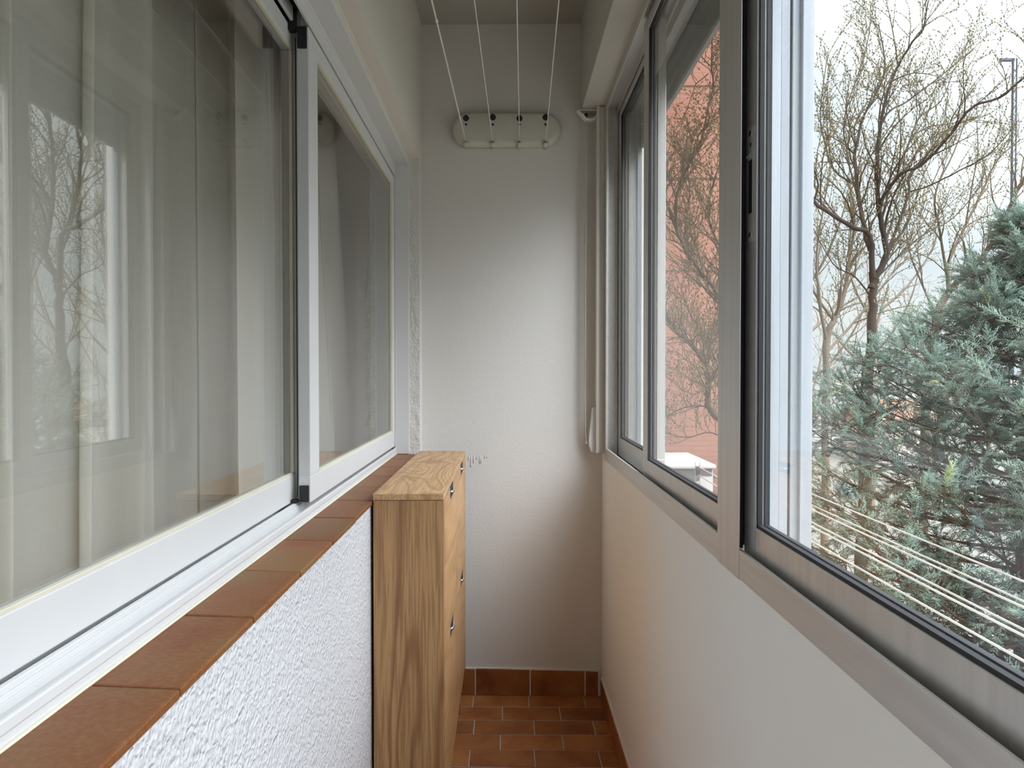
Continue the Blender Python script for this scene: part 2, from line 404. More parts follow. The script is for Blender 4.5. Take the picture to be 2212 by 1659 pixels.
# right skirting: tall terracotta strip with painted grout on top
tiles = []
bm = bmesh.new(); tl = bm.verts.layers.float.new('tone')
y = 2.735
while y > YB+.05:
    y0 = max(y-.206, YB+.01); t = random.random()
    pts = [(.3665, 0.0005), (.357, 0.0005), (.3555, .072), (.3575, .078), (.3665, .080)]
    A = [bm.verts.new((px, y0, pz)) for px, pz in pts]; B = [bm.verts.new((px, y-.003, pz)) for px, pz in pts]
    for v in A+B: v[tl] = t
    bm.faces.new(A[::-1]); bm.faces.new(B)
    for k in range(5): bm.faces.new((A[k], A[(k+1) % 5], B[(k+1) % 5], B[k]))
    y -= .2085
bmesh.ops.recalc_face_normals(bm, faces=bm.faces)
me = bpy.data.meshes.new('baseboard_right'); bm.to_mesh(me); bm.free()
br = struct(link('baseboard_right', me, MAT['floor_tile']))
MB().prism([(.3668, .079), (.3585, .079), (.3590, .083), (.3668, .088)], 1, YB+.01, 2.745, 0).build('grout_bead', MAT['wall_smooth'], br)

# ================================================================ LEFT WINDOW
w1 = thing('window_1', None, None, kind='structure')
XO = -.405          # room-side plane of the fixed frame
Y0, Y1 = .34, 2.718
# sill tiles laid as stretchers with slightly skewed joints
tiles = []
y = 2.745; skew = .105
edges = [2.722]
yy = 2.722 - .155
while yy > .2: edges.append(yy); yy -= .2065
for i in range(len(edges)-1):
    ya, yb = edges[i], edges[i+1]
    xo, xi = -.3130 + random.uniform(-.0012, .0012), -.412
    f = lambda y, x: min(2.722, y + skew*(-.36 - x))
    q = [(xi, f(yb+.0018, xi)), (xo, f(yb+.0018, xo)), (xo, f(ya-.0018, xo)), (xi, f(ya-.0018, xi))]
    tiles.append((q, ZS-.0085, ZS + random.uniform(-.0007, .0007)))
sl = struct(tile_strip(tiles, 'window_sill', MAT['sill_tile'], MAT['grout_dark'], [(-.50, -.3155, .34, 2.722, ZS-.0099, ZS-.0025)], .0022))
sl.name = 'trim_2'
# white smooth liner on jamb and soffit
mb = MB(); mb.box(XO-.01, -.358, 2.717, 2.7255, ZS+.001, 2.021, .001); mb.box(XO-.01, -.358, .34, 2.717, 1.998, 2.021, .001)
mb.build('jamb_liner', MAT['white_alu'], w1)
mb = MB(); mb.tube([(-.357, 2.7235, ZS+.003), (-.357, 2.7235, 2.015)], .0022, 6); mb.tube([(-.357, .35, 2.018), (-.357, 2.717, 2.018)], .0025, 6)
mb.tube([(XO+.0015, .35, ZS+.0015), (XO+.0015, 2.717, ZS+.0015)], .0022, 6); mb.tube([(XO-.001, .35, 1.9975), (XO-.001, 2.71, 1.9975)], .0015, 6)
mb.build('sealant_bead', MAT['cream'], w1)
# fixed frame
mb = MB()
mb.box(-.482, XO-.0002, Y0, Y1, ZS-.002, .941)                     # bottom pan
mb.box(XO-.0065, XO, Y0, Y1, .941, .9535, .002)                      # front lip
mb.box(-.4445, -.4375, Y0, 1.585, .941, .9600, .0012)                   # centre guide rail
mb.box(-.4375, -.4345, Y0, 1.585, .941, .9545, .0008)
mb.box(-.4345, -.4318, Y0, 1.50, .941, .9500, .0005)
mb.box(-.482, -.476, Y0, Y1, .941, .965, .001)
mb.box(-.482, XO-.0002, Y0, Y1, 1.990, 2.0, 0)                    # head pan
mb.box(XO-.0065, XO, Y0, Y1, 1.9545, 1.990, .0015)
mb.box(-.4445, -.4375, Y0, 1.585, 1.958, 1.990, .002)
mb.box(-.482, -.476, Y0, Y1, 1.95, 1.990, .001)
mb.box(-.482, XO-.018, 2.7135, Y1, .941, 1.990, 0)
mb.box(XO-.004, XO, 2.7145, Y1, .941, 1.990, .001)
mb.box(-.482, XO, Y0-.02, Y0+.006, ZS-.002, 2.0)
fr = mb.build('frame', MAT['white_alu'], w1)
mb = MB(); mb.box(-.4365, -.4115, Y0+.01, 1.54, 1.984, 1.9895); mb.box(-.4755, -.445, Y0+.01, 1.6, 1.984, 1.9895)
mb.build('felt_shade_strip', MAT['black'], fr)  # black groove lining: felt, with the groove's shade put into its colour
def left_sash(xf, xb, y0, y1, z0, z1, gz0, gz1, gy0, gy1, gx, name='sash'):
    s = MB()
    s.box(xb, xf, y0, y1, z0, gz0, .0018); s.box(xb, xf, y0, y1, gz1, z1, .0018)
    s.box(xb, xf, y0, gy0, gz0-.001, gz1+.001, .0018); s.box(xb, xf, gy1, y1, gz0-.001, gz1+.001, .0018)
    so = s.build(name, MAT['white_alu'], w1)
    MB().box(gx-.002, gx+.002, gy0-.004, gy1+.004, gz0-.004, gz1+.004).build('pane', MAT['glass_in'], so)
    b = MB(); t = .0075
    b.box(gx+.0022, xf-.001, gy0-.001, gy1+.001, gz0-.001, gz0+t*.6, .001); b.box(gx+.0022, xf-.001, gy0-.001, gy1+.001, gz1-t*.6, gz1+.001, .001)
    b.box(gx+.0022, xf-.001, gy0-.001, gy0+t*.9, gz0, gz1, .001); b.box(gx+.0022, xf-.001, gy1-t*.9, gy1+.001, gz0, gz1, .001)
    b.build('glazing_bead', MAT['cream'], so)
    return so
sa = left_sash(-.4485, -.474, .352, 1.605, .9605, 1.955, 1.0175, 1.9155, .42, 1.566, -.459)
mb = MB(); mb.box(-.4488, -.4368, 1.5662, 1.604, .9605, 1.950, .0006); mb.build('interlock', MAT['white_alu'], sa)
sb = left_sash(-.4085, -.4335, 1.538, 2.7125, .9605, 1.951, 1.0165, 1.9175, 1.608, 2.668, -.420)
mb = MB(); mb.box(-.4085-.0035-.0195, -.4115, 1.5335, 1.5390, .962, .997, .0015); mb.build('end_cap', MAT['black'], sb)
mb = MB(); mb.box(-.4085-.0035-.0195, -.4115, 1.5335, 1.5390, 1.905, 1.950, .0015); mb.build('end_cap', MAT['black'], sb)
mb = MB(); mb.box(-.4475, -.4340, 1.530, 1.545, .961, .968); mb.box(-.472, -.4340, 1.528, 1.545, 1.940, 1.985); mb.box(-.4440, -.4425, 1.5648, 1.5660, .968, 1.94); mb.build('brush_seal', MAT['black'], sb)

# curtains behind the left window
def curtain(name, label, x, ys, z0, z1, amp, folds, seed, mat=None, top_shift=0.0, flare=0.0):
    rnd = random.Random(seed); nu, nv = 150, 26
    ph = [rnd.uniform(0, 6.28) for _ in range(4)]
    V = []; Fc = []
    for j in range(nv+1):
        v = j/nv; z = z1 + (z0-z1)*v
        for i in range(nu+1):
            u = i/nu
            ya, yb = ys; wl_ = abs(yb-ya)/folds
            yb2 = yb + flare*v; ya2 = ya + top_shift*(1-v)
            s = u*folds*2*PI
            w = math.sin(s+ph[0] + .5*math.sin(s*.43+ph[1])) + .35*math.sin(2.1*s+ph[2]+v*.8)
            y = ya2 + (yb2-ya2)*u + wl_*.21*math.cos(s+ph[0])*min(1, u*12, (1-u)*12)
            xx = x + amp*(.65+.5*v)*w + .004*math.sin(9*v+s*.5)*max(0, v-.6)*3
            V.append((xx, y, z + .003*math.sin(s)))
    for j in range(nv):
        for i in range(nu):
            k = j*(nu+1)+i; Fc.append((k, k+1, k+nu+2, k+nu+1))
    o = raw_mesh(name, V, Fc, mat or MAT['curtain'], smooth=True)
    tag(o, label, 'curtain', 'sheer curtains behind the left window')
    return o
ZB_C = .42
c1 = curtain('curtain', 'white sheer curtain panel filling the near end of the left window', -.600, (.30, 1.225), ZB_C, 2.25, .026, 5, 1, flare=-.085)
c2 = curtain('curtain', 'white sheer curtain panel gathered right of the narrow brown gap', -.662, (1.278, 1.78), ZB_C, 2.25, .020, 2.4, 2, top_shift=.03)
c3 = curtain('curtain', 'slanting sheer curtain edge behind the far sliding sash', -.618, (1.66, 2.62), ZB_C, 2.25, .014, 4.2, 3, flare=.48)

# ================================================================ RIGHT WINDOWS
def frame_profiles(mb, ya, yb):
    mb.box(.366, .486, ya, yb, .912, .926)                     # pan
    mb.box(.364, .370, ya, yb, .912, .9575, .0012)               # inner face
    mb.box(.4365, .4390, ya, yb, .926, .950)
    mb.box(.452, .486, ya, yb, .926, .940, .001)
    mb.box(.366, .486, ya, yb, 2.198, 2.212)
    mb.box(.364, .370, ya, yb, 2.182, 2.212, .0012)
    mb.box(.4062, .4088, ya, yb, 2.175, 2.198); mb.box(.4365, .4390, ya, yb, 2.175, 2.198)
    mb.box(.452, .486, ya, yb, 2.165, 2.198, .001)
def right_sash(parent, xf, xb, y0, y1, sf0, sf1, z0=.931, gz0=.9975, gz1=2.150, z1=2.188):
    s = MB()
    s.box(xf, xb, y0, y1, z0, gz0, .0015); s.box(xf, xb, y0, y1, gz1, z1, .0015)
    s.box(xf, xb, y0, y0+sf0, gz0-.001, gz1+.001, .0015); s.box(xf, xb, y1-sf1, y1, gz0-.001, gz1+.001, .0015)
    so = s.build('sash', MAT['alu'], parent)
    xm = (xf+xb)/2; gy0, gy1 = y0+sf0, y1-sf1
    MB().box(xm-.002, xm+.002, gy0-.004, gy1+.004, gz0-.004, gz1+.004).build('pane', MAT['glass'], so)
    b = MB(); t = .0045
    for xa, xc in ((xf+.002, xm-.0022), (xm+.0022, xb-.002)):
        b.box(xa, xc, gy0-.001, gy1+.001, gz0-.001, gz0+t); b.box(xa, xc, gy0-.001, gy1+.001, gz1-t, gz1+.001)
        b.box(xa, xc, gy0-.001, gy0+t, gz0, gz1); b.box(xa, xc, gy1-t, gy1+.001, gz0, gz1)
    b.build('gasket', MAT['rubber'], so)
    return so
w2 = thing('window_2', None, None, kind='structure')
mb = MB(); frame_profiles(mb, 1.20, 2.70)
mb.box(.364, .372, 2.662, 2.70, .9575, 2.182, .0012); mb.box(.372, .379, 2.684, 2.70, .926, 2.198); mb.box(.4062, .4088, 2.682, 2.70, .926, 2.198)
mb.box(.372, .486, 2.690, 2.70, .926, 2.198); mb.box(.448, .486, 2.672, 2.70, .926, 2.198, .001); mb.box(.4365, .4390, 2.682, 2.70, .926, 2.198)
f2 = mb.build('frame', MAT['alu_h'], w2)
sD = right_sash(w2, .4115, .4335, 1.988, 2.688, .055, .052)
sE = right_sash(w2, .381, .403, 1.262, 2.030, .05, .062)
# fixed post between the two units
mb = MB()
mb.box(.3632, .3646, 1.136, 1.231, .911, 2.2125, .0003); mb.box(.3632, .3660, 1.2325, 1.252, .911, 2.2125, .0006)
mb.box(.3662, .3715, 1.160, 1.233, .958, 2.18); mb.box(.3662, .394, 1.232, 1.250, .958, 2.18); mb.box(.392, .486, 1.225, 1.254, .926, 2.2, .001)
mb.build('post', MAT['alu'], w2)
mb = MB(); mb.box(.3662, .3715, 1.1480, 1.1595, .958, 2.18); mb.box(.3745, .4035, 1.1680, 1.2245, .958, 2.18); mb.box(.3945, .3965, 1.2175, 1.223, .94, 2.19); mb.build('post_gap_shade', MAT['rubber'], w2)  # black strips put in for the shade of the gap between post and sash
mb = MB()
for xa, xb, ya in ((.440, .452, 1.2185), (.455, .470, 1.2165), (.473, .500, 1.214)):
    mb.box(xa, xb, ya, 1.27, .93, 2.22, .001)
mb.box(.486, .506, 1.205, 1.29, .93, 2.25, .0015); mb.box(.404, .4385, 1.172, 1.2240, .94, 2.19, .001)
mb.build('shutter_guide', MAT['alu_out'], w2)
mb = MB(); mb.box(.476, .492, 2.655, 2.70, .93, 2.22, .001); mb.build('shutter_guide', MAT['alu_out'], w2)
w3 = thing('window_3', None, None, kind='structure')
mb = MB(); frame_profiles(mb, -.52, 1.20)
mb.box(.364, .486, -.52, -.495, .926, 2.198, .001)
mb.build('frame', MAT['alu_h'], w3)
sC = right_sash(w3, .381, .403, .315, 1.165, .05, .053)
sF = right_sash(w3, .4115, .4335, -.495, .370, .05, .05)
mb = MB(); mb.box(.3797, .3812, 1.1115, 1.1145, .935, 2.185); mb.build('sash_lip', MAT['alu_out'], sC)
# flush pull latch on the near sash stile
XLt = .381
mb = MB()
mb.box(XLt-.0022, XLt+.0005, 1.1260, 1.1490, 1.435, 1.614, .0006)
lt = mb.build('latch', MAT['alu'], sC)
lt['label'] = 'flush pull latch plate with two screws'
mb = MB(); mb.box(XLt-.0027, XLt-.0018, 1.1300, 1.1450, 1.480, 1.562); mb.build('latch_recess', MAT['steel_dark'], sC)
mb = MB(); mb.prism([(XLt-.0024, 1.562), (XLt-.0075, 1.568), (XLt-.0024, 1.574)], 1, 1.1305, 1.1445); mb.build('latch_slider', MAT['alu_out'], sC)
mb = MB()
for z in (1.447, 1.603): mb.tube([(XLt-.0032, 1.1375, z), (XLt-.0020, 1.1375, z)], .0042, 12)
mb.build('screw', MAT['chrome'], sC)
mb = MB(); mb.tube([(XLt-.0026, 1.1375, 1.586), (XLt-.0020, 1.1375, 1.586)], .003, 10); mb.build('keyhole', MAT['black'], sC)

# roller shutters, partly lowered outside each unit
def shutter(ya, yb, label):
    sh = thing('roller_shutter', label, 'shutter', 'roller shutters outside the right windows')
    mb = MB(); zt = 2.36; zb = 2.078; n = 6; h = (zt-zb)/n
    for i in range(n):
        z0 = zb + i*h
        mb.prism([(.4925, z0+.001), (.4925, z0+.006), (.4885, z0+.010), (.4875, z0+h*.5), (.4885, z0+h-.006), (.4925, z0+h-.002), (.5005, z0+h-.002), (.5005, z0+.001)], 1, ya, yb)
    mb.build('slat_curtain', MAT['shutter'], sh)
    mb = MB(); mb.prism([(.4900, 2.040), (.4865, 2.046), (.4865, 2.074), (.4900, 2.079), (.5010, 2.079), (.5030, 2.072), (.5030, 2.046), (.5000, 2.040)], 1, ya, yb)
    mb.build('bottom_bar', MAT['shutter'], sh)
    return sh
shutter(1.285, 2.655, 'grey roller shutter lowered a little outside the far right window')
shutter(-.50, 1.203, 'grey roller shutter above the near right window, mostly out of frame')

# ================================================================ STRAP AND WINDER
sw = thing('strap_winder', 'white shutter strap winder case on the corner moulding by the window', 'strap winder', loc=(.337, 2.742, 1.015))
mb = MB(); mb.box(-.009, .0005, -.020, .020, -.082, .088, .002); mb.build('back_plate', MAT['plastic_white'], sw)
mb = MB(); mb.prism([(-.009, .086), (-.014, .084), (-.026, -.030), (-.026, -.052), (-.018, -.078), (-.009, -.080)], 1, -.016, .016, .0015); mb.build('cover', MAT['plastic_white'], sw)
mb = MB(); mb.tube([(-.038, 0, -.047), (-.026, 0, -.047)], .0045, 10); mb.build('strap_stop', MAT['chrome'], sw, True)
pts = [(.300, 2.742, 2.165), (.299, 2.742, 1.9), (.2985, 2.742, 1.5), (.2975, 2.742, 1.14), (.299, 2.742, 1.02), (.302, 2.742, .972), (.309, 2.742, .966)]
bm = MB()
for p, q in zip(pts, pts[1:]):
    P, Q = Vector(p), Vector(q); bm.prism([(P.x-.0009, P.z), (P.x+.0009, P.z), (Q.x+.0009, Q.z), (Q.x-.0009, Q.z)], 1, 2.735, 2.749)
st = bm.build('shutter_strap', MAT['strap']); tag(st, 'thin beige shutter strap hanging down the far right corner', 'strap')
sg = thing('strap_guide', 'crumpled white strap guide under the shutter box in the corner', 'strap guide', loc=(.322, 2.745, 2.19)); sg.scale = (1.2, 1, 1)
mb = MB()
prof = [(-.048, .012), (-.040, .004), (-.030, -.012), (-.020, -.024), (-.004, -.026), (.010, -.022), (.018, -.006), (.026, .006), (.034, .010)]
up = [(x, z+.008+.004*math.sin(x*160)) for x, z in prof]
mb.prism([(x, z) for x, z in prof] + up[::-1], 1, -.016, .014, .001); mb.build('bracket_shell', MAT['plastic_white'], sg)
mb = MB(); mb.box(-.046, .036, -.012, .012, .012, .0195, .002); mb.build('mounting_plate', MAT['plastic_cream'], sg)
mb = MB(); mb.tube([(-.020, -.013, -.004), (-.020, .011, -.004)], .006, 12); mb.build('roller', MAT['steel_dark'], sg, True)

# ================================================================ CLOTHES AIRER ON THE END WALL
cz, cx0 = 2.143, .004
ar = thing('clothesline_bracket', 'aged white oval clothesline bracket high on the end wall', 'bracket', loc=(cx0, YW-.002, cz))
def pill(hw, hh, n=20):
    P = []
    for k in range(n+1):
        t = -PI/2 + PI*k/n; P.append((hw-hh+hh*math.cos(t), hh*math.sin(t)))
    for k in range(n+1):
        t = PI/2 + PI*k/n; P.append((-(hw-hh)+hh*math.cos(t), hh*math.sin(t)))
    return P
bm_ = bmesh.new(); lay = [(1.0, 0.0), (1.0, -.010), (.985, -.020), (.94, -.029), (.86, -.035), (.7, -.038)]
rings = []
for sc_, yy in lay:
    rings.append([bm_.verts.new((x*(1-(1-sc_)*.32), yy, z*sc_)) for x, z in pill(.205, .064)])
for A, B in zip(rings, rings[1:]):
    for k in range(len(A)): bm_.faces.new((A[k], A[(k+1) % len(A)], B[(k+1) % len(B)], B[k]))
bm_.faces.new(rings[-1]); bm_.faces.new(rings[0][::-1])
bmesh.ops.recalc_face_normals(bm_, faces=bm_.faces)
me = bpy.data.meshes.new('cover_plate'); bm_.to_mesh(me); bm_.free()
link('cover_plate', me, MAT['plastic_cream'], ar, True)
NX = (-.147, -.047, .052, .149)
for i, nx in enumerate(NX):
    x = nx - cx0
    mb = MB()
    drop = [(x + .0115*math.cos(t)*(1.0 if math.sin(t) < .2 else 1-.5*(math.sin(t)-.2)), .040 - .004*(i % 2 == 0) + .0125*math.sin(t)) for t in [2*PI*k/20 for k in range(20)]]
    mb.prism(drop, 1, -.0390, -.030); mb.build('cleat_hole', MAT['steel_dark'], ar)
    mb = MB(); mb.tube([(x, -.0392, .0125), (x, -.034, .0125)], .0043, 12); mb.build('screw_hole', MAT['black'], ar)
    mb = MB(); mb.tube([(x, -.010, -.060), (x, -.034, -.060), (x, -.044, -.059), (x, -.050, -.057)], [.011, .0105, .009, .0055], 14); mb.build('cord_nozzle', MAT['plastic_cream'], ar, True)
    mb = MB(); mb.tube([(x, -.046, -.0545), (x, -.0512, -.0545)], .0035, 12); mb.build('nozzle_hole', MAT['black'], ar)
lab = ['thicker white clothesline with small rings, leftmost of the four under the ceiling',
       'thin white clothesline under the ceiling, next to the ringed one',
       'thin white clothesline running nearly straight down to the third nozzle',
       'thin white clothesline under the ceiling, nearest the window side']
for i, nx in enumerate(NX):
    y0, z0 = YW-.052, cz-.0555
    x1 = nx - .0252*(y0-YB) + (.004 if i == 3 else 0)
    pts = []
    for k in range(25):
        t = k/24; y = y0 + (YB+.01-y0)*t
        pts.append((nx + (x1-nx)*t, y, z0 + .085*t - .010*4*t*(1-t)*(1 if i else .6)))
    r = .0021 if i == 0 else .00135
    cl = smooth_tube('clothesline', pts, r, MAT['cord'])
    tag(cl, lab[i], 'clothesline', 'clotheslines under the ceiling')
    if i == 0:
        P = [Vector(p) for p in pts]
        mb = MB()
        for s_ in (.055, .115, .150, .205, .255, .300, .335, .362, .42, .47):
            f = s_*24; k = int(f); p = P[k].lerp(P[k+1], f-k); d = (P[k+1]-P[k]).normalized()
            mb.tube([p - d*.003, p - d*.0018, p + d*.0018, p + d*.003], [.0022, .0042, .0042, .0022], 8)
        mb.build('ring', MAT['cord'], cl, True)['kind'] = 'stuff'

# ================================================================ SHOE CABINET
CX0, CX1, CY0, CY1, CZ0, CZ1 = -.311, -.1455, 1.722, 2.660, .176, .948
cb = thing('shoe_cabinet', 'narrow light oak shoe cabinet with four tilting doors against the left parapet', 'cabinet', loc=((CX0+CX1)/2, (CY0+CY1)/2, 0))
def cbx(o): o.matrix_parent_inverse = cb.matrix_world.inverted(); return o
bpy.context.view_layer.update()
def cpart(mb, name, mat, parent=None, smooth=False):
    o = mb.build(name, mat, parent or cb, smooth)
    if parent is None: o.location = (-cb.location.x, -cb.location.y, 0)
    return o
DT = .015
mb = MB(); mb.box(CX0, CX1-.0005, CY0, CY0+.016, .0, CZ1-.0155, .0008); cpart(mb, 'side_panel', MAT['oak_v'])
mb = MB(); mb.box(CX0, CX1-.0005, CY1-.016, CY1, CZ0-.02, CZ1-.0155, .0008); cpart(mb, 'side_panel', MAT['oak_v'])
mb = MB(); mb.box(CX0, CX1-DT-.002, CY0+.016, CY1-.016, CZ0, CZ0+.016); mb.box(CX0, CX0+.004, CY0+.016, CY1-.016, CZ0, CZ1-.0155)
mb.box(CX0+.005, CX1-DT-.004, 2.190, 2.204, CZ0+.016, CZ1-.016); cpart(mb, 'carcass', MAT['oak_v'])
mb = MB(); mb.box(CX0-.0005, CX1, CY0-.001, CY1+.001, CZ1-.0145, CZ1, .0008); cpart(mb, 'top_panel', MAT['oak_top'])
mb = MB(); mb.box(CX1-.040, CX1-.018, CY1-.030, CY1-.008, 0, CZ0, .001); cpart(mb, 'leg', MAT['oak_v'])
mb = MB(); mb.box(CX0+.004, CX0+.026, CY1-.030, CY1-.008, 0, CZ0, .001); cpart(mb, 'leg', MAT['oak_v'])
ZM = .565
for (ya, yb) in ((CY0+.0175, 2.1955), (2.1985, CY1-.0175)):
    for (za, zb, hasn) in ((CZ0, ZM-.0015, True), (ZM+.0015, CZ1-.017, True)):
        yc = (ya+yb)/2 + .012; hw = .057; nd = .034
        P = [(ya, za), (yb, za), (yb, zb), (yc+hw, zb), (yc+hw*.93, zb-nd), (yc-hw*.93, zb-nd), (yc-hw, zb), (ya, zb)]
        mb = MB(); mb.prism(P, 0, CX1-DT, CX1); d = cpart(mb, 'door', MAT['oak_door'])
        mb = MB(); mb.prism([(yc-hw+.001, zb-.0005), (yc-hw*.93+.001, zb-nd+.0005), (yc+hw*.93-.001, zb-nd+.0005), (yc+hw-.001, zb-.0005)], 0, CX1-DT-.001, CX1-.0004)
        mb.build('notch_shade_plate', MAT['rubber'], d)  # flush plate painted black for the shade inside the handle notch
        mb = MB(); mb.tube([(CX1-.004, yc-hw*.50, zb-nd*.45), (CX1+.003, yc-hw*.36, zb-nd*.5), (CX1+.0045, yc, zb-nd*.5), (CX1+.003, yc+hw*.36, zb-nd*.5), (CX1-.004, yc+hw*.50, zb-nd*.45)], .0042, 10)
        mb.build('handle', MAT['chrome'], d, True)

# ================================================================ ROOM BEHIND THE LEFT WINDOW
mb = MB(); mb.box(-3.6, -3.5, -1.6, 3.9, 0, 2.6); mb.box(-3.5, -.50, 3.8, 3.9, 0, 2.6); mb.box(-3.5, -.50, -1.6, -1.5, 0, 2.6); mb.box(-3.6, -.50, -1.6, 3.9, 2.6, 2.7)
mb.box(-.58, -.50, 2.86, 3.8, 0, 2.6)
struct(mb.build('wall_inner', MAT['room_wall']))
struct(MB().box(-3.6, -.50, -1.6, 3.9, -.1, 0).build('floor_inner', MAT['room_floor']))

# ================================================================ OUTSIDE
ZG = -4.2
gr_ = MB().box(-200, 450, -200, 450, ZG-.3, ZG).build('ground', MAT['ground']); struct(gr_)
# own facade beyond the balcony: rough red brick wing
bw = MB().box(.50, .700, 3.22, 6.6, ZG, 7).build('brick_wing', MAT['brick_near']); tag(bw, 'rough red brick wall of the wing just past the far window', 'brick wall')
fw = struct(MB().box(.50, .56, 2.96, 3.22, ZG, 7).build('wall_outer', MAT['brick_near']))
pb = thing('pink_brick_building', 'pink brick building side with a white cornice behind the branches', 'building', loc=(1.65, 7.2, ZG))
mb = MB(); mb.box(-1.6, 1.13, 0, .9, 0, 4.60-ZG); mb.build('brick_wall', MAT['brick_far'], pb)
mb = MB(); mb.box(-1.65, 1.17, -.06, .95, 4.60-ZG, 4.74-ZG, .01); mb.build('cornice', MAT['cornice'], pb)
mb = MB()
for z in (1.27, 2.22, 3.12, 4.02, .2): mb.box(-1.6, 1.13, -.006, 0, z-ZG, z-ZG+.012)
mb.build('expansion_joint', MAT['grout_dark'], pb)['kind'] = 'stuff'
# air conditioner
ac = thing('air_conditioner', 'white outdoor air conditioner unit hung on the brick wing', 'air conditioner', loc=(1.19, 5.3, .12))
mb = MB(); mb.box(-.27, .225, -.32, .40, 0, .455, .008); mb.build('housing', MAT['ac_white'], ac)
mb = MB(); mb.box(-.28, .24, -.345, .42, .455, .485, .010); mb.build('lid', MAT['ac_white'], ac)
mb = MB(); mb.box(-.26, .215, -.3235, -.318, .405, .452); mb.build('lid_shade_strip', MAT['ac_dark'], ac)  # solid dark strip painted in for the shade under the lid
mb = MB()
for r in range(6):
    for (xa, xb) in ((-.235, -.165), (-.145, -.055), (-.030, .130)):
        z = .372 - r*.058
        mb.box(xa, xb, -.3245, -.318, z, z+.036, .006)
mb.build('grille', MAT['ac_dark'], ac)
for yb_ in (-.25, .28): mb = MB(); mb.box(-.489, .20, yb_, yb_+.03, -.03, 0); mb.build('wall_bracket', MAT['ac_white'], ac)
# outside clotheslines on pulleys
hb = thing('pulley_arm', 'metal arm carrying pulleys outside beyond the far right window', 'bracket', loc=(.70, 3.19, .81))
mb = MB(); mb.tube([(-.14, .0, -.15), (.40, 0, -.15)], .010, 10); mb.box(-.142, -.132, -.03, .03, -.20, -.10); mb.build('bar', MAT['alu_out'], hb)
for k, px_ in enumerate((.825, .925, 1.038)):
    dx = px_-.70
    mb = MB(); mb.tube([(dx-.006, -.05, 0), (dx-.003, -.05, 0), (dx+.003, -.05, 0), (dx+.006, -.05, 0)], [.022, .017, .017, .022], 18); mb.build('pulley_wheel', MAT['steel_dark'], hb)
    mb = MB(); mb.box(dx-.0105, dx-.0085, -.054, -.046, -.150, .036); mb.box(dx+.0085, dx+.0105, -.054, -.046, -.150, .036); mb.box(dx-.0105, dx+.0105, -.056, .004, -.158, -.146); mb.build('pulley_fork', MAT['alu_out'], hb)
    pts = [(px_, -1.2, .828)]
    pts += [(px_, -1.2 + 4.34*t, .828 - .014*4*t*(1-t)) for t in (.15, .3, .45, .6, .75, .9)] + [(px_, 3.14, .828)]
    for q in range(7): t = PI/2 - PI*q/6; pts.append((px_, 3.14 + .018*math.cos(t), .810 + .018*math.sin(t)))
    pts += [(px_, 3.14 - 4.34*t, .792 - .018*4*t*(1-t)) for t in (.1, .25, .4, .55, .7, .85)] + [(px_, -1.2, .792)]
    c = smooth_tube('outdoor_clothesline', pts, .0024, MAT['cord_out'])
    tag(c, ['white looped outdoor clothesline closest to the facade', 'white looped outdoor clothesline, middle of the three', 'white looped outdoor clothesline farthest from the facade'][k], 'clothesline', 'outdoor clotheslines on pulleys')

